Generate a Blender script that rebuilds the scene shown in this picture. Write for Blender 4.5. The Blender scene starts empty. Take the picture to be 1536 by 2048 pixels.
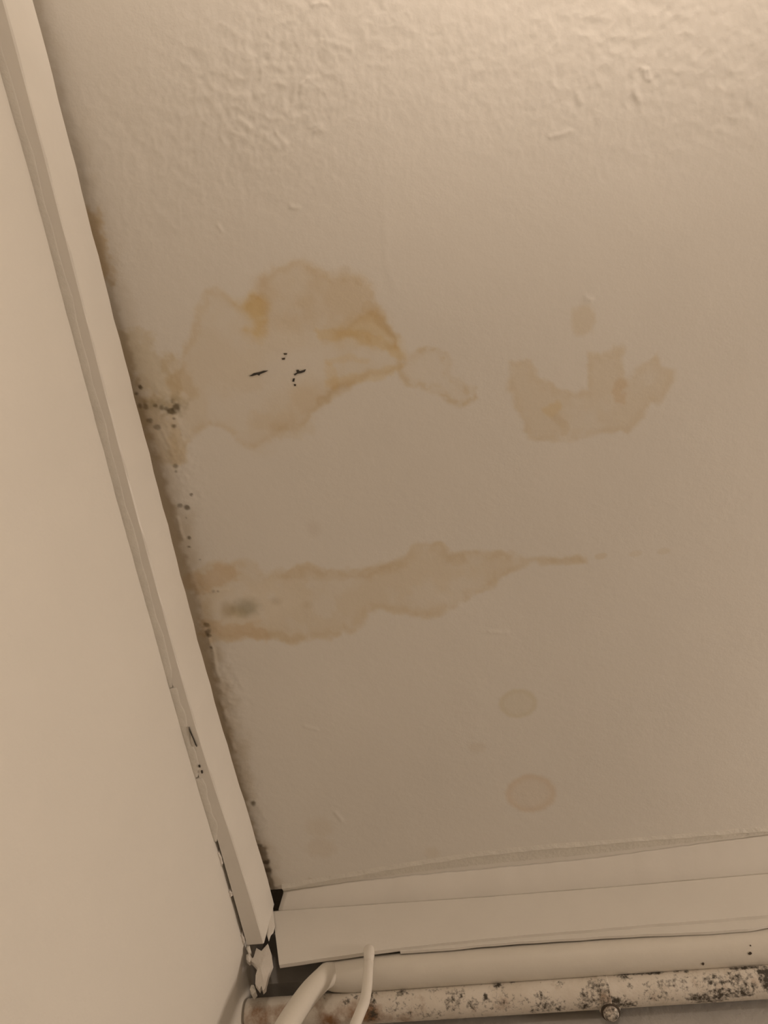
import bpy, bmesh, math, random
import numpy as np
from mathutils import Matrix, Vector

random.seed(7)
rng = np.random.default_rng(11)
sc = bpy.context.scene
col = sc.collection

# ------------------------------------------------------------------ camera
F_PX = 1479.0                       # focal length of a phone's main lens, in pixels of the 1536 x 2048 frame
CX, CY = 768.0, 1024.0
CAM = np.array([0.0, 0.0, 1.6])
H = 2.45                            # ceiling height
Yc = np.array([872., -4976., -F_PX]); Yc /= np.linalg.norm(Yc)
Xc = np.array([13000., 1840., F_PX]); Xc -= Xc.dot(Yc) * Yc; Xc /= np.linalg.norm(Xc)
Zc = np.cross(Xc, Yc)
RW = np.array([Xc, Yc, Zc])         # camera -> world rotation
cd = bpy.data.cameras.new('camera')
cam = bpy.data.objects.new('camera', cd); col.objects.link(cam)
cd.sensor_fit = 'VERTICAL'; cd.sensor_height = 36.0; cd.lens = 36.0 * F_PX / 2048.0
cd.clip_start = 0.01
m4 = Matrix([[*RW[0], CAM[0]], [*RW[1], CAM[1]], [*RW[2], CAM[2]], [0, 0, 0, 1]])
cam.matrix_world = m4
sc.camera = cam

# ------------------------------------------------------------------ light and exposure
sc.view_settings.view_transform = 'Standard'
sc.view_settings.look = 'None'
sc.view_settings.gamma = 1.0
sc.view_settings.use_curve_mapping = False
sc.view_settings.exposure = 0.0
w = bpy.data.worlds.new('world'); sc.world = w; w.use_nodes = True
w.node_tree.nodes['Background'].inputs[0].default_value = (1, 0.85, 0.68, 1)
w.node_tree.nodes['Background'].inputs[1].default_value = 0.02

def lamp(name, loc, power, radius, color, kind='POINT'):
    l = bpy.data.lights.new(name, kind); l.energy = power; l.shadow_soft_size = radius; l.color = color
    o = bpy.data.objects.new(name, l); o.location = loc; col.objects.link(o); return o
WARM = (1.0, 0.828, 0.682)
lamp('pendant_light', (0.30, -1.60, 1.90), 17.8, 0.08, WARM)        # room lamp behind the viewer
up = lamp('ceiling_fill_spot', (0.28, -0.76, 2.15), 13.6, 0.06, WARM, 'SPOT')      # added unseen spot, brightens the near ceiling and spares the left wall
up.data.spot_size = math.radians(150); up.data.spot_blend = 0.3; up.rotation_euler = (math.pi, 0, 0)
lamp('right_fill_light', (1.60, 0.60, 2.00), 33.0, 0.10, WARM)            # added unseen lamp at right, raises the front ceiling and left wall

# ------------------------------------------------------------------ plan measurements: photo point -> point on a known plane of the room
def hit(px, py, ax, val):
    d = RW @ np.array([px - CX, -(py - CY), -F_PX])
    return CAM + d * ((val - CAM[ax]) / d[ax])
def at_z(px, py, z=H): return hit(px, py, 2, z)
def at_y(px, py, y): return hit(px, py, 1, y)
def at_x(px, py, x): return hit(px, py, 0, x)

XL = -0.381          # left wall
YB = 0.900           # masonry of the far wall, behind boards and pipes
XR, YN = 2.8, -3.2   # right wall, near wall

# ------------------------------------------------------------------ helpers
def tag(o, label=None, cat=None, group=None, kind=None):
    if label: o['label'] = label
    if cat: o['category'] = cat
    if group: o['group'] = group
    if kind: o['kind'] = kind
    return o
def link(name, me, mat=None, parent=None):
    o = bpy.data.objects.new(name, me); col.objects.link(o)
    if mat: me.materials.append(mat)
    if parent: o.parent = parent
    return o
def mesh_obj(name, verts, faces, mat=None, parent=None, smooth=False):
    me = bpy.data.meshes.new(name)
    me.from_pydata([tuple(map(float, v)) for v in verts], [], faces); me.update()
    bm = bmesh.new(); bm.from_mesh(me); bmesh.ops.recalc_face_normals(bm, faces=bm.faces); bm.to_mesh(me); bm.free()
    if smooth:
        me.polygons.foreach_set('use_smooth', [True] * len(me.polygons))
    return link(name, me, mat, parent)
def empty(name, loc=(0, 0, 0)):
    o = bpy.data.objects.new(name, None); o.location = loc; o.empty_display_size = 0.05; col.objects.link(o); return o
def box(name, a, b, mat=None, parent=None):
    x0, y0, z0 = a; x1, y1, z1 = b
    v = [(x0,y0,z0),(x1,y0,z0),(x1,y1,z0),(x0,y1,z0),(x0,y0,z1),(x1,y0,z1),(x1,y1,z1),(x0,y1,z1)]
    return mesh_obj(name, v, [(0,3,2,1),(4,5,6,7),(0,1,5,4),(1,2,6,5),(2,3,7,6),(3,0,4,7)], mat, parent)
def loft(name, sections, mat=None, parent=None, smooth=False):
    n = len(sections[0]); V = [p for s in sections for p in s]; Fc = []
    for i in range(len(sections) - 1):
        for k in range(n):
            a = i*n + k; b = i*n + (k+1) % n
            Fc.append((a, b, b + n, a + n))
    Fc.append(tuple(range(n))); Fc.append(tuple(range((len(sections)-1)*n, len(sections)*n)))
    return mesh_obj(name, V, Fc, mat, parent, smooth)
def smoothpath(pts, n):
    P = np.array(pts, float); P = np.vstack([2*P[0]-P[1], P, 2*P[-1]-P[-2]]); out = []
    for i in range(1, len(P)-2):
        for t in np.linspace(0, 1, n, endpoint=False):
            a, b, c, d = P[i-1], P[i], P[i+1], P[i+2]
            out.append(0.5*((2*b)+(-a+c)*t+(2*a-5*b+4*c-d)*t*t+(-a+3*b-3*c+d)*t**3))
    out.append(P[-2]); return np.array(out)
def tube(name, path, radii, seg, mat, parent=None, wob=0.0):
    P = np.asarray(path, float); n = len(P)
    T = np.gradient(P, axis=0); T /= np.linalg.norm(T, axis=1)[:, None]
    ref = np.array([0, 0, 1.0]) if abs(T[0][2]) < 0.8 else np.array([0, 1.0, 0])
    secs = []; u = np.cross(T[0], ref); u /= np.linalg.norm(u)
    for i in range(n):
        u = u - u.dot(T[i])*T[i]; u /= np.linalg.norm(u); v = np.cross(T[i], u)
        r = radii[i] if hasattr(radii, '__len__') else radii
        secs.append([P[i] + (r + wob*random.uniform(-1, 1))*(math.cos(a)*u + math.sin(a)*v) for a in np.linspace(0, 2*math.pi, seg, endpoint=False)])
    return loft(name, secs, mat, parent, True)

# value noise (numpy), used for stain outlines and plaster relief
def vnoise(x, y, seed=0):
    tab = np.random.default_rng(seed).random((256, 256))
    xi = np.floor(x).astype(int); yi = np.floor(y).astype(int)
    fx = x - xi; fy = y - yi; fx = fx*fx*(3-2*fx); fy = fy*fy*(3-2*fy)
    a = tab[xi & 255, yi & 255]; b = tab[(xi+1) & 255, yi & 255]; c = tab[xi & 255, (yi+1) & 255]; d = tab[(xi+1) & 255, (yi+1) & 255]
    return (a*(1-fx)+b*fx)*(1-fy) + (c*(1-fx)+d*fx)*fy
def fbm(x, y, scale, octv=4, seed=0):
    s = 0; amp = 0.5; tot = 0
    for k in range(octv):
        s = s + amp*vnoise(x*scale + 31.7*k, y*scale + 17.3*k, seed + k); tot += amp; amp *= 0.5; scale *= 2.0
    return s/tot
def sstep(a, b, x):
    t = np.clip((x - a)/(b - a), 0, 1); return t*t*(3 - 2*t)
def poly_sdf(px, py, poly):
    d = np.full(px.shape, 1e9); inside = np.zeros(px.shape, bool); n = len(poly)
    for i in range(n):
        ax, ay = poly[i]; bx, by = poly[(i+1) % n]
        ex, ey = bx-ax, by-ay; wx, wy = px-ax, py-ay
        t = np.clip((wx*ex + wy*ey)/(ex*ex + ey*ey + 1e-12), 0, 1)
        d = np.minimum(d, (wx-ex*t)**2 + (wy-ey*t)**2)
        cond = (ay > py) != (by > py)
        with np.errstate(divide='ignore', invalid='ignore'):
            xi = ex*(py-ay)/(ey if ey else 1e-12) + ax
        inside ^= cond & (px < xi)
    d = np.sqrt(d); return np.where(inside, -d, d)

# ------------------------------------------------------------------ materials
def nodes(name):
    m = bpy.data.materials.new(name); m.use_nodes = True
    nt = m.node_tree; return m, nt, nt.nodes['Principled BSDF']
def N(nt, typ, **kw):
    n = nt.nodes.new(typ)
    for k, v in kw.items():
        if k.startswith('i_'):
            key = k[2:]; n.inputs[int(key) if key.isdigit() else key].default_value = v
        else: setattr(n, k, v)
    return n
def mixrgb(nt, fac, a, b, mode='MIX'):
    n = nt.nodes.new('ShaderNodeMix'); n.data_type = 'RGBA'; n.blend_type = mode
    for sock, v in ((n.inputs[0], fac), (n.inputs[6], a), (n.inputs[7], b)):
        if hasattr(v, 'links') or isinstance(v, bpy.types.NodeSocket): nt.links.new(v, sock)
        elif isinstance(v, (int, float)): sock.default_value = v
        else: sock.default_value = (*v, 1)
    return n.outputs[2]
def noise_fac(nt, scale, detail=3, rough=0.5, lo=0.0, hi=1.0, coord=None):
    tc = nt.nodes.new('ShaderNodeTexCoord'); nn = N(nt, 'ShaderNodeTexNoise')
    nn.inputs['Scale'].default_value = scale; nn.inputs['Detail'].default_value = detail; nn.inputs['Roughness'].default_value = rough
    nt.links.new(tc.outputs['Object'], nn.inputs['Vector'])
    mr = N(nt, 'ShaderNodeMapRange'); mr.inputs[1].default_value = lo; mr.inputs[2].default_value = hi
    nt.links.new(nn.outputs['Fac'], mr.inputs[0]); return mr.outputs[0]
def bump(nt, bsdf, facs):
    prev = None
    for f, strength, dist in facs:
        b = N(nt, 'ShaderNodeBump'); b.inputs['Strength'].default_value = strength; b.inputs['Distance'].default_value = dist
        nt.links.new(f, b.inputs['Height'])
        if prev: nt.links.new(prev, b.inputs['Normal'])
        prev = b.outputs[0]
    nt.links.new(prev, bsdf.inputs['Normal'])

def paint(name, base, rough=0.6, var=0.06, vscale=9, fine=((260, 0.25, 0.0012),), attr=None, spec=0.3):
    m, nt, bs = nodes(name)
    dark = tuple(c*(1-var) for c in base)
    c = mixrgb(nt, noise_fac(nt, vscale, 4, 0.6, 0.3, 0.7), dark, base)
    if attr:
        at = N(nt, 'ShaderNodeAttribute'); at.attribute_name = attr
        c = mixrgb(nt, 1.0, c, at.outputs['Color'], 'MULTIPLY')
    nt.links.new(c, bs.inputs['Base Color'])
    bs.inputs['Roughness'].default_value = rough
    bs.inputs['Specular IOR Level'].default_value = spec
    bump(nt, bs, [(noise_fac(nt, s, 3, 0.55), st, d) for s, st, d in fine])
    return m
M_CEIL = paint('ceiling_paint', (0.80, 0.77, 0.71), 0.7, 0.03, 5, ((150, 0.10, 0.002), (420, 0.14, 0.0008)), 'stain')
M_WALL = paint('wall_paint', (0.82, 0.79, 0.73), 0.7, 0.03, 6, ((190, 0.25, 0.0015), (500, 0.2, 0.0008)), 'stain')
M_WALLP = paint('plain_wall_paint', (0.55, 0.50, 0.44), 0.7)
M_FLOOR = paint('floor_boards', (0.22, 0.16, 0.11), 0.5, 0.2, 4)
M_TRIM = paint('gloss_trim_paint', (0.84, 0.81, 0.75), 0.42, 0.04, 14, ((120, 0.15, 0.0012),), None, 0.4)
M_CAULK = paint('painted_filler', (0.78, 0.75, 0.68), 0.6, 0.08, 40, ((180, 0.5, 0.002),))
M_FLAKE = paint('torn_paint_flake', (0.80, 0.76, 0.70), 0.6, 0.10, 60, ((220, 0.5, 0.002),))
M_MASON = paint('bare_masonry', (0.46, 0.42, 0.36), 0.9, 0.3, 25, ((90, 0.6, 0.004),))
M_LOWER = paint('shaded_lower_wall', (0.50, 0.48, 0.45), 0.8, 0.12, 12, ((90, 0.4, 0.003),))  # shade around the pipes and recess put into a grey base colour
M_PIPEW = paint('cream_pipe_paint', (0.80, 0.76, 0.68), 0.45, 0.06, 18, ((110, 0.25, 0.0012),), None, 0.4)
M_CABLE = paint('white_cable_sheath', (0.82, 0.78, 0.71), 0.4, 0.03, 20, ((60, 0.1, 0.0006),), None, 0.4)
M_MARK = paint('black_mould', (0.085, 0.077, 0.065), 0.9, 0.3, 200)
M_DUST = paint('dark_dirt', (0.10, 0.08, 0.06), 0.95, 0.3, 120)

# old painted pipe: cream paint, mould freckles and rust where the attributes ask for them
def pipe_mat():
    m, nt, bs = nodes('mouldy_pipe_paint')
    base = mixrgb(nt, noise_fac(nt, 30, 4, 0.6, 0.3, 0.7), (0.72, 0.66, 0.57), (0.82, 0.77, 0.69))
    at = N(nt, 'ShaderNodeAttribute'); at.attribute_name = 'wear'
    sep = N(nt, 'ShaderNodeSeparateColor'); nt.links.new(at.outputs['Color'], sep.inputs[0])
    def patch(weight, scale, gain, soft, rough=0.65):
        nz = noise_fac(nt, scale, 4, rough, 0.25, 0.75)
        a = N(nt, 'ShaderNodeMath', operation='MULTIPLY_ADD'); a.inputs[1].default_value = gain; nt.links.new(weight, a.inputs[0]); nt.links.new(nz, a.inputs[2])
        r = N(nt, 'ShaderNodeMapRange'); r.inputs[1].default_value = 1.0 - soft; r.inputs[2].default_value = 1.0 + soft
        nt.links.new(a.outputs[0], r.inputs[0]); return r.outputs[0]
    rust = patch(sep.outputs[1], 40, 0.66, 0.35)
    c = mixrgb(nt, rust, base, (0.30, 0.16, 0.075))
    mould = patch(sep.outputs[0], 190, 0.72, 0.22, 0.72)
    c = mixrgb(nt, mould, c, (0.07, 0.06, 0.045))
    nt.links.new(c, bs.inputs['Base Color'])
    bs.inputs['Roughness'].default_value = 0.6
    bump(nt, bs, [(noise_fac(nt, 90, 4, 0.6), 0.4, 0.002), (mould, 0.25, -0.0015)])
    return m
M_PIPE = pipe_mat()

# ------------------------------------------------------------------ the shell of the room
floor = tag(box('floor', (XL-0.1, YN-0.1, -0.1), (XR+0.1, YB+0.2, 0), M_FLOOR), 'brown floor of the room below the camera', kind='structure')
tag(box('wall_right', (XR, YN-0.1, 0), (XR+0.1, YB+0.2, 2.56), M_WALLP), 'cream painted wall on the right of the room', kind='structure')
tag(box('wall_back', (XL-0.1, YN-0.1, 0), (XR, YN, 2.56), M_WALLP), 'cream painted wall behind the viewer', kind='structure')

# --- ceiling: a dense relief sheet with its stains
fine = 0.0014
gx = np.concatenate([np.arange(XL - 0.001, 0.45, fine), np.linspace(0.45, XR + 0.001, 24)[1:]])
gy = np.concatenate([np.linspace(YN - 0.001, -0.42, 24)[:-1], np.arange(-0.42, 0.7925, fine)])
nx, ny = len(gx), len(gy)
GX, GY = np.meshgrid(gx, gy, indexing='ij')
gxf, gyf = GX.ravel(), GY.ravel()
tint = np.ones((gxf.size, 3)); hgt = np.zeros(gxf.size)
MM = 0.00078          # metres on the ceiling per photo pixel, roughly

wx = (fbm(gxf, gyf, 55, 4, 3) - 0.5) * 0.016
wy = (fbm(gxf, gyf, 55, 4, 13) - 0.5) * 0.016
blot = fbm(gxf, gyf, 30, 4, 23)
blot2 = fbm(gxf, gyf, 120, 3, 33)

def C2(pts): return [tuple(at_z(a, b)[:2]) for a, b in pts]
def region(poly, pad=0.03):
    P = np.array(poly)
    return np.where((gxf > P[:,0].min()-pad) & (gxf < P[:,0].max()+pad) & (gyf > P[:,1].min()-pad) & (gyf < P[:,1].max()+pad))[0]
def apply(idx, amount, colr):
    a = np.clip(amount, 0, 1)[:, None]
    tint[idx] *= (1 - a) + a*np.array(colr)
def stain(pts, fill, edge, fill_amt=1.0, edge_amt=1.0, edge_w=6, soft=5, warp=1.0, patchy=0.4):
    poly = C2(pts); idx = region(poly)
    d = poly_sdf(gxf[idx] + warp*wx[idx], gyf[idx] + warp*wy[idx], poly)
    ins = sstep(soft*MM, -soft*MM, d)
    pm = 1 - patchy + patchy*2*sstep(0.3, 0.7, blot[idx])
    apply(idx, ins*fill_amt*np.clip(pm, 0, 1.3), fill)
    rim = np.exp(-((d + edge_w*MM)/(edge_w*MM))**2)*ins
    apply(idx, rim*edge_amt*np.clip(0.3 + 1.4*sstep(0.35, 0.65, blot2[idx]), 0, 1), edge)
def blob(px, py, rx, ry, colr, amt=1.0, ring=0.0, soft=0.25, rag=0.25):
    c = at_z(px, py)[:2]; R = max(rx, ry)*MM*1.8 + 0.004
    idx = np.where((abs(gxf-c[0]) < R) & (abs(gyf-c[1]) < R))[0]
    d = np.sqrt(((gxf[idx]-c[0])/(rx*MM))**2 + ((gyf[idx]-c[1])/(ry*MM))**2) + rag*(blot2[idx]-0.5)*2
    ins = sstep(1+soft, 1-soft, d)
    apply(idx, amt*ins*((1-ring) + ring*np.exp(-((d-0.85)/0.16)**2)), colr)
def streak(pts, wid, colr, amt=1.0, rag=0.8, soft=0.5):
    P = C2(pts); idx = region(P, 0.02)
    x = gxf[idx] + 0.5*wx[idx]; y = gyf[idx] + 0.5*wy[idx]; d = np.full(idx.size, 9.)
    for i in range(len(P)-1):
        (ax, ay), (bx, by) = P[i], P[i+1]; ex, ey = bx-ax, by-ay
        t = np.clip(((x-ax)*ex + (y-ay)*ey)/(ex*ex+ey*ey), 0, 1)
        d = np.minimum(d, np.hypot(x-ax-ex*t, y-ay-ey*t))
    v = sstep(1+soft, 1-soft, d/(wid*MM) + rag*(blot2[idx]-0.5)*2)
    apply(idx, amt*v, colr)

BEIGE = (0.955, 0.915, 0.84); TIDE = (0.90, 0.83, 0.70); YEL = (0.95, 0.83, 0.56); RUSTC = (0.88, 0.73, 0.53)
S1 = [(335,760),(350,735),(375,683),(392,620),(413,579),(441,577),(464,600),(490,611),(515,590),(523,560),(549,535),(578,526),(608,516),(638,535),(676,546),(714,546),(739,565),(748,598),(773,628),(792,649),(796,679),(806,708),(800,742),(785,755),(748,752),(722,768),(689,780),(655,802),(629,827),(612,852),(578,861),(553,873),(536,890),(511,901),(477,890),(456,869),(426,852),(405,861),(375,886),(367,929),(345,940),(338,850)]
stain(S1, BEIGE, TIDE, 0.75, 0.45)
stain([(505,600),(523,560),(549,535),(578,526),(608,516),(638,535),(676,546),(714,546),(739,565),(748,598),(773,628),(792,655),(740,650),(690,655),(640,662),(580,655),(535,650)], (0.945,0.90,0.83), BEIGE, 0.75, 0.0, 8, 14, 1.2, 0.3)
stain([(540,790),(600,770),(655,775),(690,780),(655,802),(629,827),(612,852),(578,861),(553,873),(536,890),(511,899),(480,885),(500,840)], (0.945,0.905,0.835), BEIGE, 0.7, 0.0, 8, 16, 1.2, 0.3)
stain([(380,690),(470,660),(560,640),(650,690),(650,760),(600,830),(520,860),(430,830),(390,770)], (1.02,1.02,1.03), BEIGE, 0.6, 0.0, 10, 30)
stain([(465,603),(490,612),(512,594),(540,612),(537,650),(520,674),(494,668),(506,646),(484,630)], YEL, YEL, 0.75, 0.3, 5, 12, 1.2, 0.6)
stain([(632,662),(690,648),(725,622),(752,618),(772,640),(792,662),(800,690),(802,716),(785,712),(765,690),(715,682),(672,680),(636,684)], YEL, TIDE, 0.42, 0.5, 5, 12, 1.6, 0.9)
streak([(640,668),(700,668),(750,682),(785,695),(798,720)], 7, YEL, 0.55)
streak([(735,612),(755,640),(790,668)], 6, TIDE, 0.55)
streak([(655,722),(700,716),(735,722)], 5, YEL, 0.30)
streak([(798,738),(760,750),(715,758),(668,768)], 8, YEL, 0.45)
streak([(668,768),(655,735)], 7, YEL, 0.30)
streak([(640,800),(668,785),(700,775)], 8, TIDE, 0.55)
streak([(610,852),(560,855),(520,845)], 16, BEIGE, 0.6)
stain([(803,715),(830,695),(860,690),(890,700),(905,725),(906,752),(930,768),(960,780),(956,800),(925,818),(895,808),(870,790),(840,785),(810,772),(795,745)], BEIGE, TIDE, 0.5, 0.75, 6, 4)
stain([(1016,723),(1058,719),(1076,754),(1111,772),(1143,786),(1178,783),(1174,751),(1178,709),(1206,709),(1234,691),(1248,698),(1248,737),(1259,754),(1283,730),(1315,712),(1319,737),(1350,744),(1350,768),(1340,790),(1319,811),(1297,807),(1287,842),(1266,867),(1234,870),(1185,877),(1129,885),(1058,886),(1044,853),(1027,818),(1018,779)], (0.945,0.90,0.82), TIDE, 0.9, 0.25, 6, 5)
streak([(1095,822),(1112,814)], 7, YEL, 0.5); streak([(1112,838),(1130,862)], 6, TIDE, 0.5); streak([(1244,770),(1240,800)], 7, RUSTC, 0.45)
blob(1166, 642, 17, 22, (0.93,0.88,0.79), 0.9)
S4 = [(378,1150),(392,1140),(419,1128),(489,1126),(508,1134),(532,1152),(563,1146),(594,1134),(618,1130),(641,1144),(684,1142),(735,1144),(774,1136),(801,1116),(837,1089),(880,1087),(899,1109),(915,1114),(940,1103),(984,1107),(1023,1109),(1043,1116),(1082,1120),(1133,1112),(1172,1114),(1172,1130),(1121,1132),(1062,1134),(1023,1150),(992,1171),(961,1195),(926,1206),(906,1222),(879,1234),(840,1241),(789,1230),(758,1226),(735,1234),(711,1265),(684,1280),(641,1282),(587,1296),(555,1284),(504,1278),(446,1288),(415,1290),(400,1240),(385,1185)]
stain(S4, (0.94,0.89,0.80), TIDE, 0.85, 0.40, 8, 5)
stain([(400,1190),(470,1172),(560,1180),(600,1210),(560,1245),(470,1250),(415,1240)], (1.05,1.06,1.08), BEIGE, 0.7, 0, 8, 18)
streak([(385,1168),(410,1165),(450,1150)], 16, RUSTC, 0.55); streak([(408,1262),(450,1268),(520,1268)], 13, RUSTC, 0.50); streak([(540,1275),(600,1283)], 8, TIDE, 0.5)
streak([(560,1150),(640,1152),(740,1152),(800,1130)], 10, TIDE, 0.35)
streak([(903,1122),(922,1126)], 9, TIDE, 0.5)
streak([(1085,1126),(1165,1122)], 7, TIDE, 0.45); blob(1205,1117,10,5,TIDE,0.55); blob(1275,1112,10,5,TIDE,0.35); blob(1332,1107,9,5,TIDE,0.35)
GREYM = (0.66, 0.66, 0.60)
blob(490,1221,19,14,GREYM,1.0,0,0.7); blob(452,1226,12,13,(0.78,0.74,0.66),0.9,0,0.7); blob(472,1230,14,10,(0.85,0.82,0.72),0.8,0,0.7)
blob(550,1208,10,7,(0.86,0.83,0.78),0.7,0,0.7); blob(612,1215,10,7,(0.9,0.87,0.8),0.6,0,0.7)
blob(1037,1410,32,27,(0.915,0.885,0.79),0.9,0.35,0.12,0.06); blob(1062,1588,44,39,(0.94,0.865,0.785),1.0,0.45,0.12,0.06)
blob(638,1655,24,20,(0.94,0.90,0.84),0.55,0,0.4); blob(642,1697,26,20,(0.94,0.90,0.85),0.6,0,0.4); blob(865,1706,13,12,(0.94,0.90,0.84),0.6,0,0.5)
blob(955,1497,14,9,(0.95,0.92,0.88),0.7,0,0.5); blob(690,540,9,6,(0.92,0.88,0.82),0.7,0,0.6); blob(625,1062,10,12,(0.94,0.92,0.9),0.8,0,0.6)

# grime, mould and painted gap shade along the joint with the board on the left wall
XF = -0.361
jd = gxf - XF
gr = sstep(0.030, 0.0, jd + (fbm(gxf, gyf, 60, 4, 41)-0.5)*0.030)*(gyf > -0.4)
apply(np.arange(gxf.size), gr*(0.55 + 0.45*sstep(-0.15, 0.10, gyf))*(0.35 + 0.35*sstep(0.35, 0.65, fbm(gxf, gyf, 12, 3, 51))), (0.80, 0.74, 0.64))
gr2 = sstep(0.007, -0.004, jd + (blot2-0.5)*0.012)
apply(np.arange(gxf.size), gr2*(0.30 + 0.45*sstep(-0.15, 0.10, gyf)), (0.62, 0.54, 0.42))
streak([(188,440),(200,490),(212,540)], 14, (0.80,0.66,0.44), 0.7)
streak([(265,690),(300,740),(330,780)], 28, (0.88,0.82,0.68), 0.7); streak([(300,820),(335,900)], 26, (0.90,0.84,0.72), 0.7)
streak([(345,735),(375,780)], 14, (0.88,0.80,0.65), 0.6)
DOT = (0.22, 0.19, 0.14)
for (a, b, r) in [(272,787,4),(278,811,4),(290,814,4),(311,856,5),(343,804,5),(351,814,7),(341,823,6),(322,816,5),(310,812,4),(346,838,3),(347,853,4),(349,934,5),(331,818,4),(299,840,4),(357,1014,3),(370,1018,4),(373,1098,4),(374,1080,3),(396,1124,3),(425,1187,4),(431,1188,3),(408,1258,5),(413,1268,5),(416,1277,4),(505,1606,4),(380,992,2),(349,945,3),(420,1300,3),(368,1040,2),(520,1690,4),(530,1725,6),(536,1740,6),(280,775,3)]:
    blob(a, b, r*random.uniform(0.75, 1.15), r*random.uniform(0.6, 1.0), DOT, random.uniform(0.5, 0.85), 0, 0.5, 1.1)
blob(335,812,26,14,(0.72,0.70,0.62),0.7,0,0.5,0.9)
streak([(524,1700),(538,1752),(548,1782)], 7, (0.35,0.30,0.24), 0.8); streak([(570,1775),(620,1764)], 6, (0.7,0.64,0.56), 0.7)

# plaster relief: undulation, orange peel, wrinkled and blistered paint
hgt += (fbm(gxf, gyf, 5, 3, 61) - 0.5)*0.0035
hgt += (fbm(gxf, gyf, 70, 3, 71) - 0.5)*0.00035
# upward bow added to the shape to darken the ceiling's middle band
shade_bow = 0.0085*np.exp(-((gyf - 0.31)/0.22)**2)*sstep(0.9, 0.5, gxf)
def wrinkle(px, py, rx, ry, amp, scale, ang=0.0):
    c = at_z(px, py)[:2]; dx, dy = gxf-c[0], gyf-c[1]
    wgt = np.exp(-((dx/(rx*MM))**2 + (dy/(ry*MM))**2))
    ca, sa = math.cos(ang), math.sin(ang); u = dx*ca+dy*sa; v = -dx*sa+dy*ca
    r = 1 - np.abs(fbm(u+3, v*0.8+5, scale, 3, 81)*2 - 1)
    return wgt*amp*r*0.65
hgt -= wrinkle(520, 200, 130, 110, 0.0028, 75, 0.7)
hgt -= wrinkle(330, 330, 150, 140, 0.0016, 60, 0.7)
hgt -= wrinkle(680, 90, 230, 90, 0.0018, 70, 0.4)
hgt -= wrinkle(1330, 110, 220, 120, 0.0024, 75, 0.5)
hgt -= wrinkle(1500, 180, 70, 70, 0.0024, 70, 0.5)
hgt -= wrinkle(1000, 120, 260, 130, 0.0010, 80, 0.2)
hgt -= wrinkle(450, 1380, 30, 90, 0.0022, 90, 1.2)
hgt -= wrinkle(500, 1640, 26, 130, 0.0020, 90, 1.2)
hgt -= wrinkle(350, 900, 30, 130, 0.0022, 80, 1.2)
def ridge(pts, wid, amp, lip=0.0):
    P = C2(pts); idx = region(P, 0.02); x, y = gxf[idx]+0.25*wx[idx], gyf[idx]+0.25*wy[idx]; d = np.full(idx.size, 9.)
    for i in range(len(P)-1):
        (ax, ay), (bx, by) = P[i], P[i+1]; ex, ey = bx-ax, by-ay
        t = np.clip(((x-ax)*ex + (y-ay)*ey)/(ex*ex+ey*ey), 0, 1)
        d = np.minimum(d, np.hypot(x-ax-ex*t, y-ay-ey*t))
    hgt[idx] -= 0.38*amp*np.exp(-(d/(0.75*wid*MM))**2)*(0.4 + 1.2*blot2[idx])
for pts, wdt, a in [([(604,184),(606,172),(618,158)], 4, 0.0022), ([(622,255),(640,252),(632,262)], 5, 0.0022), ([(625,10),(640,6),(655,10)], 4, 0.0020), ([(582,413),(596,415)], 4, 0.0018),
                    ([(1288,140),(1292,158),(1300,160),(1296,142)], 4, 0.0028), ([(1268,175),(1272,190),(1278,203)], 5, 0.0024), ([(1156,190),(1160,202)], 5, 0.0022), ([(1100,274),(1140,262)], 4, 0.0016),
                    ([(1172,596),(1182,600)], 5, 0.0026), ([(660,85),(700,95)], 6, 0.0014), ([(480,240),(505,262)], 6, 0.0018), ([(535,275),(556,296)], 6, 0.0020), ([(555,268),(572,292)], 5, 0.0018),
                    ([(436,452),(444,462)], 4, 0.0016), ([(770,290),(768,400),(772,520),(790,575)], 9, 0.0007), ([(610,1456),(632,1462)], 5, 0.0014), ([(672,1628),(684,1642)], 5, 0.0014), ([(980,1269),(1012,1270)], 5, 0.0012),
                    ([(322,860),(338,890),(345,910)], 4, 0.0018), ([(412,1275),(425,1310),(430,1335)], 4, 0.0022), ([(424,1330),(438,1365)], 5, 0.0020), ([(352,1040),(362,1080)], 4, 0.0018), ([(405,1190),(450,1184)], 4, 0.0014),
                    ([(440,1410),(452,1440)], 5, 0.0018), ([(455,1470),(466,1500)], 5, 0.0018)]:
    ridge(pts, wdt, a)
# the seam where the ceiling runs into the far cove stays level
hgt *= sstep(0.0, 0.02, 0.776 - gyf)*0.95 + 0.05
hgt = np.clip(hgt, -0.006, 0.004) + shade_bow
verts = np.stack([gxf, gyf, H + hgt], 1).astype(np.float32)
ii, jj = np.meshgrid(np.arange(nx-1), np.arange(ny-1), indexing='ij'); a0 = (ii*ny + jj).ravel()
quads = np.stack([a0, a0+1, a0+ny+1, a0+ny], 1).astype(np.int32)     # facing down
me = bpy.data.meshes.new('ceiling'); nq = len(quads)
me.vertices.add(len(verts)); me.vertices.foreach_set('co', verts.ravel())
me.loops.add(nq*4); me.loops.foreach_set('vertex_index', quads.ravel())
me.polygons.add(nq); me.polygons.foreach_set('loop_start', np.arange(0, nq*4, 4, dtype=np.int32))
me.polygons.foreach_set('use_smooth', np.ones(nq, bool)); me.update(calc_edges=True)
ca = me.color_attributes.new('stain', 'FLOAT_COLOR', 'POINT')
ca.data.foreach_set('color', np.hstack([tint, np.ones((len(tint), 1))]).astype(np.float32).ravel())
ceiling = tag(link('ceiling', me, M_CEIL), 'cream painted ceiling with brown water stains and blistered paint', kind='structure')
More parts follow.
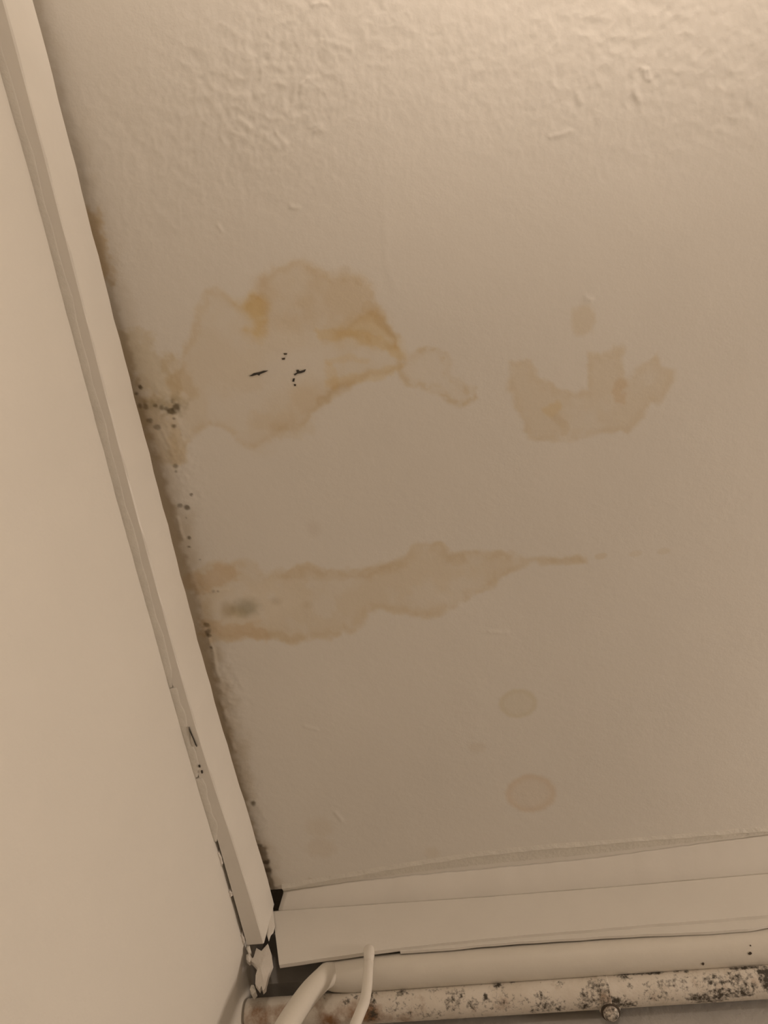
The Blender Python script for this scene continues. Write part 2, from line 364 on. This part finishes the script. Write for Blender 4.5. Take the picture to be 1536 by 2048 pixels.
box('light_block_slab', (XL-0.1, YN-0.1, 2.49), (XR+0.1, YB+0.2, 2.56), M_MASON, ceiling)  # unseen slab added to stop light leaking in above the ceiling

# chipped black marks in the middle of the large stain: thin raised flecks of mould
def ceil_z(x, y):
    return float(verts[int(np.argmin(abs(gx - x)))*ny + int(np.argmin(abs(gy - y))), 2])
def fleck(name, pts, parent, mat, t=0.0006, plane=None):
    P = [at_z(a, b, H + 0.0035) for a, b in pts]
    P = [np.array([p[0], p[1], ceil_z(p[0], p[1])]) for p in P]; n = len(P); V = [(p[0], p[1], p[2]+0.004) for p in P] + [(p[0], p[1], p[2]-t) for p in P]
    return mesh_obj(name, V, [tuple(range(n)), tuple(range(n, 2*n))] + [(i, (i+1) % n, n+(i+1) % n, n+i) for i in range(n)], mat, parent)
fleck('mould_mark', [(499,752),(508,746),(519,744),(528,741),(537,741),(529,745),(521,748),(519,751),(515,749),(505,752)], ceiling, M_MARK)
fleck('mould_mark', [(588,748),(594,745),(593,740),(597,739),(600,742),(607,740),(612,738),(610,743),(603,746),(596,747),(590,751)], ceiling, M_MARK)
fleck('mould_mark', [(586,757),(590,756),(589,763),(585,763)], ceiling, M_MARK)
fleck('mould_mark', [(588,768),(592,768),(592,772),(589,772)], ceiling, M_DUST)
fleck('mould_mark', [(564,716),(571,715),(570,719),(565,719)], ceiling, M_DUST)
fleck('mould_mark', [(568,706),(575,706),(574,709),(569,709)], ceiling, M_DUST)

# --- left wall: relief sheet, tinted darker near the far corner
def relief_wall(name, x, y0, y1, z0, z1, mat):
    ys = np.concatenate([np.linspace(y0, -0.5, 14)[:-1], np.arange(-0.5, y1, 0.006), [y1]]); zs = np.concatenate([np.linspace(z0, 1.5, 10)[:-1], np.arange(1.5, z1, 0.006), [z1]])
    A, B = np.meshgrid(ys, zs, indexing='ij'); a, b = A.ravel(), B.ravel()
    hx = (fbm(a, b, 6, 3, 91)-0.5)*0.003 + (fbm(a, b, 60, 3, 95)-0.5)*0.0008
    hx *= sstep(0, 0.03, z1 - b)
    V = np.stack([x + hx, a, b], 1); ny_, nz_ = len(ys), len(zs)
    Fc = [(i*nz_+j, (i+1)*nz_+j, (i+1)*nz_+j+1, i*nz_+j+1) for i in range(ny_-1) for j in range(nz_-1)]
    me = bpy.data.meshes.new(name); me.from_pydata([tuple(map(float, v)) for v in V], [], Fc); me.update()
    me.polygons.foreach_set('use_smooth', [True]*len(me.polygons))
    t = np.ones((len(V), 4)); dc = np.hypot(a - 0.88, (b - 2.33)*0.8)
    k = sstep(0.10, 0.01, dc + (fbm(a, b, 40, 3, 97)-0.5)*0.06)*0.2
    t[:, :3] *= (1-k)[:, None] + k[:, None]*np.array((0.75, 0.66, 0.52))
    c = me.color_attributes.new('stain', 'FLOAT_COLOR', 'POINT'); c.data.foreach_set('color', t.ravel())
    return link(name, me, mat)
wall_left = tag(relief_wall('wall_left', XL, YN, YB+0.15, 0, 2.48, M_WALL), 'cream painted plaster wall on the left, lit from the room', kind='structure')
box('masonry', (XL-0.1, YN-0.1, 0), (XL-0.006, YB+0.2, 2.56), M_MASON, wall_left)

# --- far wall: masonry above, slot behind the pipes, wall below them in a shade-grey colour
y_recess = 0.871
wall_front = tag(box('wall_front', (XL-0.006, YB, 2.391), (XR, YB+0.1, 2.49), M_MASON), 'rough far wall behind the board and pipes, shade-grey below the pipes', kind='structure')
box('slot_back', (XL-0.006, YB+0.09, 2.30), (XR, YB+0.14, 2.40), M_MASON, wall_front)
box('recess_plaster', (XL-0.004, 0.871, 2.3655), (at_y(688, 1930, y_recess)[0], YB+0.002, 2.45), M_LOWER, wall_front)
box('lower_wall', (XL-0.006, YB-0.003, 0), (XR, YB+0.1, 2.366), M_LOWER, wall_front)

# ------------------------------------------------------------------ trim 1: board along the left wall, just under the ceiling
trim1 = tag(empty('trim_1', (XL, 0, 2.37)), 'white gloss painted board along the left wall just below the stained ceiling', kind='structure')
trim1.matrix_world.translation = (0, 0, 0); trim1.location = (0, 0, 0)
ys_ = np.array([-0.30, -0.085, 0.12, 0.44, 0.62, 0.71, 0.81]); fx_ = np.array([-0.3585, -0.361, -0.362, -0.363, -0.358, -0.353, -0.352]); zb_ = np.array([2.373, 2.373, 2.366, 2.365, 2.369, 2.372, 2.368])
WIN = np.linspace(-0.11, 0.11, 15)
def edge_x(y): return float(np.mean(np.interp(np.minimum(y + WIN, 2*0.81 - y - WIN), ys_, fx_)))
def edge_z(y): return float(np.mean(np.interp(np.minimum(y + WIN, 2*0.81 - y - WIN), ys_, zb_)))
def board_sections(y0, y1, n, prof, rag=0.0):
    out = []
    for y in np.linspace(y0, y1, n):
        x, zb = edge_x(y), edge_z(y); out.append([(p[0], y, p[1]) for p in prof(x, zb, y)])
    return out
def prof_board(x, zb, y):
    j = 0.0004*math.sin(y*61) + 0.0003*math.sin(y*143+1)
    return [(XL+0.0045, zb), (x-0.0015, zb), (x+j, zb+0.0015), (x+j, H-0.0135), (x-0.0015, H-0.012), (XL+0.0045, H-0.012)]
YJ = at_x(405, 1590, XF)[1]
YEND = 0.806
loft('board', board_sections(YN, YEND, 180, prof_board), M_TRIM, trim1)
# filler between board and wall: stops short of the far corner, leaving an open crack
YC = at_z(432, 1682, 2.370)[1]
def bead(y0, y1, n, seed):
    out = []
    for i, y in enumerate(np.linspace(y0, y1, n)):
        zb = edge_z(y); e = min(1, (y1 - y)/0.02)
        q = 0.0010*math.sin(y*97+seed) + 0.0008*math.sin(y*231)
        wd = (0.0095 + q)*(0.35 + 0.65*e)
        out.append([(XL-0.003, y, zb+0.012), (XL-0.003, y, zb-0.0014-0.2*q), (XL+0.001, y, zb-0.0012), (XL+wd*0.8, y, zb-0.0007), (XL+wd, y, zb+0.0004), (XL+wd*0.9, y, zb+0.008)])
    return out
loft('filler_bead', bead(YN, at_z(345, 1372, 2.370)[1]-0.001, 160, 0), M_CAULK, trim1, True)
loft('filler_bead', bead(at_z(345, 1372, 2.370)[1], YJ-0.001, 60, 2), M_CAULK, trim1, True)
loft('filler_bead', bead(YJ+0.001, YC, 30, 5), M_CAULK, trim1, True)
# broken bits of filler still clinging in the open crack
for k, (pa, pb_) in enumerate([((437,1704),(445,1732)), ((462,1781),(467,1793)), ((492,1868),(499,1888))]):
    ya, yb = at_z(*pa, 2.370)[1], at_z(*pb_, 2.370)[1]; secs = []
    for t in np.linspace(0, 1, 6):
        y = ya + (yb-ya)*t; zb = edge_z(y); wd = 0.0010 + (0.0024 + 0.0012*(k % 2))*math.sin(math.pi*min(1, max(0.06, t)))**0.6 + 0.0006*math.sin(17*t + k)
        secs.append([(XL-0.003, y, zb+0.008), (XL-0.003, y, zb-0.0010), (XL+wd*0.6, y, zb-0.0016-0.0006*math.sin(9*t+k)), (XL+wd, y, zb+0.0005), (XL+wd*0.7, y, zb+0.008)])
    loft('filler_crumb', secs, M_FLAKE, trim1)
# split in the filler and two nail pricks
def low_mark(name, pts, z, mat, parent, t=0.001):
    P = [at_z(a, b, z) for a, b in pts]; n = len(P)
    V = [(p[0], p[1], p[2]+0.006) for p in P] + [(p[0], p[1], p[2]-t) for p in P]
    return mesh_obj(name, V, [tuple(range(n)), tuple(range(n, 2*n))] + [(i, (i+1) % n, n+(i+1) % n, n+i) for i in range(n)], mat, parent)
low_mark('split', [(378,1453),(383,1466),(389,1480),(394,1493),(391,1489),(386,1476),(380,1463)], 2.3656, M_MARK, trim1, 0.0012)
low_mark('nail_prick', [(397,1530),(400,1530),(401,1534),(398,1534)], 2.3664, M_MARK, trim1)
low_mark('nail_prick', [(402,1541),(405,1541),(406,1546),(403,1546)], 2.3664, M_MARK, trim1)

# torn end of paint and plaster hanging from the end of the board
def slab_shape(name, pts, y, thick, mat, parent, jit=0.0015, tilt=0.0):
    P = [at_y(a, b, y) for a, b in pts]; n = len(P); z0 = P[0][2]
    f = [(p[0], p[1] + tilt*(z0-p[2]) + random.uniform(-jit, jit), p[2]) for p in P]; b = [(p[0]+random.uniform(-jit, jit)*0.4, p[1]+thick, p[2]) for p in f]
    ctr = np.mean(np.array(f), axis=0) + np.array([0, -0.0025, 0])
    V = f + b + [tuple(ctr)]
    return mesh_obj(name, V, [(i, (i+1) % n, 2*n) for i in range(n)] + [tuple(range(n, 2*n))] + [(i, (i+1) % n, n+(i+1) % n, n+i) for i in range(n)], mat, parent)
slab_shape('torn_flap', [(513,1897),(523,1903),(536,1888),(542,1906),(545,1928),(537,1948),(533,1968),(531,1978),(526,1982),(523,1972),(519,1979),(510,1966),(511,1950),(515,1936),(507,1926),(501,1921),(508,1915)], 0.812, 0.006, M_FLAKE, trim1)
slab_shape('plaster_crumb', [(494,1890),(500,1893),(502,1902),(497,1905),(493,1899)], 0.808, 0.006, M_CAULK, trim1)
slab_shape('plaster_crumb', [(492,1908),(499,1906),(505,1917),(499,1926),(493,1920)], 0.812, 0.006, M_FLAKE, trim1)
slab_shape('plaster_crumb', [(502,1968),(508,1970),(512,1984),(505,1990),(500,1980)], 0.826, 0.008, M_CAULK, trim1)
slab_shape('paint_edge', [(540,1800),(545,1812),(547,1830),(549,1850),(546,1862),(541,1868),(537,1880),(533,1868),(536,1840),(530,1822),(522,1812)], 0.807, 0.003, M_TRIM, trim1, 0.0004)

# ------------------------------------------------------------------ trim 2: board and cove along the far wall
trim2 = tag(empty('trim_2'), 'wide cream painted board with a filled cove along the far wall above the pipes', kind='structure')
def line(pts, y):
    P = np.array([at_y(a, b, y) for a, b in pts]); return lambda x: float(np.interp(x, P[:, 0], P[:, 2]))
YC_ = 0.811         # face of the far board
zC_top = line([(545,1818),(760,1803),(970,1789),(1250,1767),(1536,1742)], YC_)
zC_bot = line([(555,1930),(760,1900),(970,1877),(1250,1853),(1536,1830)], YC_ + 0.004)
yAB = np.array([at_z(*q, H-0.001)[:2] for q in ((563,1786),(700,1766),(830,1752),(966,1740),(1190,1718),(1411,1688),(1536,1672))])
yA = np.array([at_z(*q, H-0.002)[:2] for q in ((563,1777),(760,1742),(970,1709),(1200,1688),(1411,1671),(1536,1661))])
xs = np.concatenate([np.linspace(0, 0.85, 120), [1.0, 1.3, 1.8, 2.4, XR + 0.352]])
wv = lambda x, k: 0.0006*math.sin(x*43 + k) + 0.0004*math.sin(x*117 + 2*k)
def front_loft(name, prof, lefts, mat, smooth=False):
    secs = []
    for s_ in xs:
        sec = []
        for p, xl in zip(prof, lefts):
            x = min(xl + s_, XR - 0.002); sec.append((x, *p(x)))
        secs.append(sec)
    return loft(name, secs, mat, trim2, smooth)
xCt, xCb = at_y(546, 1820, YC_)[0], at_y(556, 1929, YC_)[0]
front_loft('board', [lambda x: (YC_, zC_top(x)-0.005), lambda x: (YC_+0.0042, zC_bot(x)+wv(x, 1)*0.4), lambda x: (YC_+0.010, zC_bot(x)+wv(x, 1)*0.4), lambda x: (YC_+0.010, zC_top(x)), lambda x: (YC_+0.0035, zC_top(x)+wv(x, 2)*0.6)],
           [xCt, xCb, xCb, xCt, xCt], M_TRIM)
# filler between the ceiling and the top of the board: a shallow recessed band and a sloping lighter fillet
fA = lambda x: float(np.interp(x, yA[:, 0], yA[:, 1])); fAB = lambda x: float(np.interp(x, yAB[:, 0], yAB[:, 1]))
rag = lambda x, k: float((fbm(np.array([x+3.0]), np.array([k*1.7]), 90, 3, 5)[0]-0.5)*0.006)
xH = at_z(566, 1780)[0]; xHb = at_y(558.5, 1812, YC_)[0]
front_loft('filled_joint', [lambda x: (fA(x)-0.006, H+0.0005), lambda x: (fA(x)+rag(x, 1)*0.5, H-0.0032), lambda x: (fA(x)+0.004+rag(x, 1)*0.5, H-0.0008), lambda x: (fAB(x)+rag(x, 2)*0.35, H+0.0006), lambda x: (fAB(x)+0.02, H+0.004), lambda x: (fA(x)-0.004, H+0.004)],
           [xH]*6, M_CAULK)
front_loft('fillet', [lambda x: (fAB(x)-0.0015+rag(x, 2)*0.35, H+0.0002), lambda x: (fAB(x)+0.0006+rag(x, 2)*0.35, H-0.0022), lambda x: (YC_+0.0005, zC_top(x)-0.0015+wv(x, 5)*0.4), lambda x: (YC_+0.012, zC_top(x)-0.001), lambda x: (fAB(x)+0.025, H+0.001)],
           [xH, xH, xHb, xHb, xH], M_TRIM, True)
# narrow batten tucked under the board
YD = YC_ + 0.0075
zD_b = line([(735,1904),(760,1906),(880,1898),(966,1889),(1200,1873),(1400,1864),(1500,1858),(1536,1851)], YD)
xD = at_y(800, 1905, YD)[0]
xs_keep = xs; xs = xs[xs + xD < XR]
front_loft('batten', [lambda x: (YD+0.002, zC_bot(x)+0.006), lambda x: (YD, zD_b(x)+wv(x, 8)*0.5), lambda x: (YD+0.004, zD_b(x)+wv(x, 8)*0.5), lambda x: (YD+0.004, zC_bot(x)+0.006)], [xD]*4, M_TRIM)

# ------------------------------------------------------------------ pipes
def axis_z(px, bot, r, y):
    """height of a pipe along x, at depth y, whose lower outline is measured in the photo"""
    p = at_y(px, bot, 0.763); a = math.atan2(p[1]-CAM[1], p[2]-CAM[2])     # angle from the zenith of the tangent ray
    return CAM[2] + (y*math.cos(a) + r)/math.sin(a)
R1, R2 = 0.0210, 0.0183
y1 = 0.845; z1 = 0.5*(axis_z(966, 1966, R1, y1) + axis_z(1400, 1942, R1, y1))
y2 = 0.872; z2 = 0.5*(axis_z(966, 2033, R2, y2) + axis_z(1400, 2008, R2, y2))
print('PIPES', z1, z2, 'gap', math.hypot(y1-y2, z1-z2)-R1-R2)
big = empty('painted_pipe', (0, 0, 0))
tag(big, 'thick cream painted pipe under the far board, bending down at its left end', 'pipe')
pe = [at_y(*q, yy) for q, yy in (((664,1946), y1-0.006), ((630,1973), y1-0.026), ((600,2011), y1-0.036), ((568,2062), y1-0.042), ((530,2140), y1-0.046))]
q_ = pe[-1]; pe += [np.array([q_[0]-0.012, q_[1]-0.004, q_[2]-0.07]), np.array([q_[0]-0.014, q_[1]-0.004, 1.9]), np.array([q_[0]-0.014, q_[1]-0.004, 1.0]), np.array([q_[0]-0.014, q_[1]-0.004, 0.0])]
xa = at_y(705, 1930, y1)[0]
straight = [(x, y1, z1) for x in (XR-0.003, 1.2, 0.7, 0.45, 0.2, 0.0, xa)]
straight = [np.array(p) for p in straight]
bend = smoothpath([straight[-2], straight[-1]] + pe, 10)[10:]
rad = np.concatenate([np.full(6, R1), np.linspace(R1, 0.0138, 16), np.full(len(bend)-16, 0.0138)])
tube('pipe_body', np.vstack([straight[:-1], bend]), rad, 28, M_PIPEW, big)

def on_cyl(px, py, yy, zz, rr):
    d = RW @ np.array([px-CX, -(py-CY), -F_PX]); o = CAM - np.array([0, yy, zz])
    A = d[1]**2+d[2]**2; B = 2*(o[1]*d[1]+o[2]*d[2]); Cq = o[1]**2+o[2]**2-rr**2
    return CAM + d*((-B - math.sqrt(max(B*B-4*A*Cq, 0)))/(2*A))
for (a, b, rr) in ((1500, 1907, 4.0), (1406, 1928, 3.0), (1501, 1891, 1.8)):
    ang = np.linspace(0, 2*math.pi, 9)[:-1]; k_ = [rr*random.uniform(0.7, 1.15) for _ in ang]
    o_ = [on_cyl(a + q*math.cos(t), b + q*0.9*math.sin(t), y1, z1, R1+0.0004) for t, q in zip(ang, k_)]
    i_ = [on_cyl(a + q*math.cos(t), b + q*0.9*math.sin(t), y1, z1, R1-0.0008) for t, q in zip(ang, k_)]
    mesh_obj('mould_spot', o_ + i_, [tuple(range(8)), tuple(range(8, 16))] + [(i, (i+1) % 8, 8+(i+1) % 8, 8+i) for i in range(8)], M_DUST, big)

low = empty('mouldy_pipe', (0, 0, 0))
tag(low, 'old cream pipe with black mould spots and rust, lowest along the far wall', 'pipe')
px_ = np.concatenate([np.arange(XL+0.003, 0.42, 0.0025), np.linspace(0.43, XR-0.003, 16)])
pb = tube('pipe_body', [(x, y2, z2) for x in px_], R2, 64, M_PIPE, low, 0.00012)
pv = np.array([v.co[:] for v in pb.data.vertices])
def on_pipe(px, py):
    d = RW @ np.array([px-CX, -(py-CY), -F_PX]); o = CAM - np.array([0, y2, z2])
    A = d[1]**2+d[2]**2; B = 2*(o[1]*d[1]+o[2]*d[2]); Cq = o[1]**2+o[2]**2-R2**2; disc = B*B-4*A*Cq
    t = (-B - math.sqrt(max(disc, 0)))/(2*A); return CAM + d*t
wm = np.zeros(len(pv)); wr = np.zeros(len(pv))
def grow(arr, px, py, rx, ry, amt):
    p = on_pipe(px, py); dx = (pv[:, 0]-p[0])/(rx*0.00062); dr = np.hypot(pv[:, 1]-p[1], pv[:, 2]-p[2])/(ry*0.00075)
    np.maximum(arr, amt*np.exp(-(dx*dx+dr*dr)), out=arr)
for a in [(805,1984,28,9,.75),(870,1978,22,8,.6),(905,2000,22,22,.75),(920,1988,14,12,.7),(945,2008,16,14,.7),(972,1996,9,9,1.0),(995,1970,14,8,.95),(1080,1992,10,9,.95),(1120,1969,8,6,.8),(1023,1964,8,4,.9),
          (1090,2012,30,16,.75),(1118,2016,18,12,.8),(1070,2020,14,8,.75),(1170,1994,12,12,.9),(1184,1972,12,12,.9),(1200,1996,26,16,.8),(1225,2005,40,12,.95),(1250,2010,34,10,.95),(1170,2012,18,10,.9),
          (1270,1948,40,5,1.0),(1310,1945,28,6,1.0),(1250,1955,14,6,.9),(1355,1942,10,5,.9),(1372,1943,8,5,.9),(1430,1960,40,16,.72),(1470,1960,30,16,.75),(1400,1995,30,9,.95),(1440,1990,40,14,.92),(1480,1985,34,12,.92),(1420,2002,40,7,1.0),(1500,1970,20,20,.65),
          (1490,1936,50,5,1.0),(1530,1945,22,12,1.2),(1534,1965,14,18,1.2),(1295,1971,7,5,.8),(1260,1972,7,5,.8),(1320,1992,40,14,.6),(712,1992,10,14,.7),(640,1990,18,8,.6),(690,2004,9,7,.9),(745,2005,12,18,.75),(745,2030,14,14,.9),(738,1990,20,8,.8),(800,2020,60,20,.42),(860,2030,60,10,.45),(1000,2010,80,20,.42),(1360,1970,70,20,.45)]:
    grow(wm, *a)
for a in [(520,2040,40,22,1.1),(560,2030,40,20,.8),(690,2030,40,22,1.0),(660,2040,40,16,1.1),(740,2035,30,20,1.0),(790,2035,50,12,.7),(505,2060,40,20,1.2),(640,2010,24,16,.7),(870,2042,70,8,.7)]:
    grow(wr, *a)
att = pb.data.color_attributes.new('wear', 'FLOAT_COLOR', 'POINT')
att.data.foreach_set('color', np.stack([wm, wr, np.zeros_like(wm), np.ones_like(wm)], 1).astype(np.float32).ravel())

# clamp on the lower pipe: band, lug below it and a round nut
pc = on_pipe(1213, 2000); xc = pc[0]
def ring(name, x, wdt, r0, r1, mat, parent):
    secs = []
    for a in np.linspace(0, 2*math.pi, 41)[:-1]:
        c, s = math.cos(a), math.sin(a)
        secs.append([(x-wdt, y2+r0*c, z2+r0*s), (x-wdt*0.8, y2+r1*c, z2+r1*s), (x+wdt*0.8, y2+r1*c, z2+r1*s), (x+wdt, y2+r0*c, z2+r0*s)])
    V = [p for q in secs for p in q]; n = 4; Fc = []
    for i in range(40):
        for k in range(4):
            a = i*4+k; b = i*4+(k+1) % 4; cidx = ((i+1) % 40)*4
            Fc.append((a, b, cidx+(k+1) % 4, cidx+k))
    return mesh_obj(name, V, Fc, mat, parent, False)
clamp = ring('clamp_band', xc, 0.007, R2-0.001, R2+0.0007, M_PIPE, low)
def lathe(name, origin, axis, prof, seg, mat, parent):
    ax = np.array(axis, float); ax /= np.linalg.norm(ax); u = np.cross(ax, [1, 0, 0]); u /= np.linalg.norm(u); v = np.cross(ax, u)
    secs = [[np.array(origin) + ax*h + r*(math.cos(t)*u + math.sin(t)*v) for t in np.linspace(0, 2*math.pi, seg, endpoint=False)] for h, r in prof]
    return loft(name, secs, mat, parent, True)
ldir = np.array([0.0, -0.22, -0.975]); ldir /= np.linalg.norm(ldir)
l0 = np.array([xc + 0.003, y2 + 0.58*R2, z2 - 0.62*R2])
lug = lathe('clamp_lug', l0, ldir, [(-0.004, 0.0135), (0.003, 0.0130), (0.007, 0.0118), (0.0085, 0.0108)], 24, M_PIPE, clamp)
lathe('clamp_washer', l0 + ldir*0.0084, ldir, [(0, 0.0104), (0.0005, 0.0118), (0.0018, 0.0118), (0.0024, 0.0100)], 24, M_DUST, clamp)
nut = lathe('clamp_nut', l0 + ldir*0.0105, ldir, [(0, 0.0092), (0.003, 0.0092), (0.0052, 0.0078), (0.0063, 0.0050), (0.0067, 0.001)], 20, M_PIPE, clamp)
for ob in (clamp, lug, nut):
    at_ = ob.data.color_attributes.new('wear', 'FLOAT_COLOR', 'POINT')
    at_.data.foreach_set('color', [c for v in ob.data.vertices for c in ((0.62 if v.co.z < z2 - 0.2*R2 else 0.35), 0.25, 0, 1)])
# ------------------------------------------------------------------ cable in front of the pipes
cy = y1 - R1 - 0.009
cp = [at_y(738, 1900, YC_+0.007), at_y(738, 1912, YC_+0.003), at_y(737, 1925, cy+0.003), at_y(736, 1945, cy), at_y(734, 1975, cy), at_y(729, 2003, cy-0.003), at_y(720, 2026, cy-0.004), at_y(708, 2056, cy-0.006), at_y(690, 2110, cy-0.01)]
q_ = cp[-1]; cp += [np.array([q_[0]-0.012, q_[1], q_[2]-0.08]), np.array([q_[0]-0.014, q_[1], 1.9]), np.array([q_[0]-0.014, q_[1], 1.0]), np.array([q_[0]-0.014, q_[1], 0.006])]
cpath = smoothpath(cp, 8)
cable = tube('white_cable', cpath, np.concatenate([np.linspace(0.0074, 0.0064, 22), np.full(len(cpath)-22, 0.0064)]), 18, M_CABLE)
tag(cable, 'thin white cable hanging from under the far board across both pipes', 'cable')
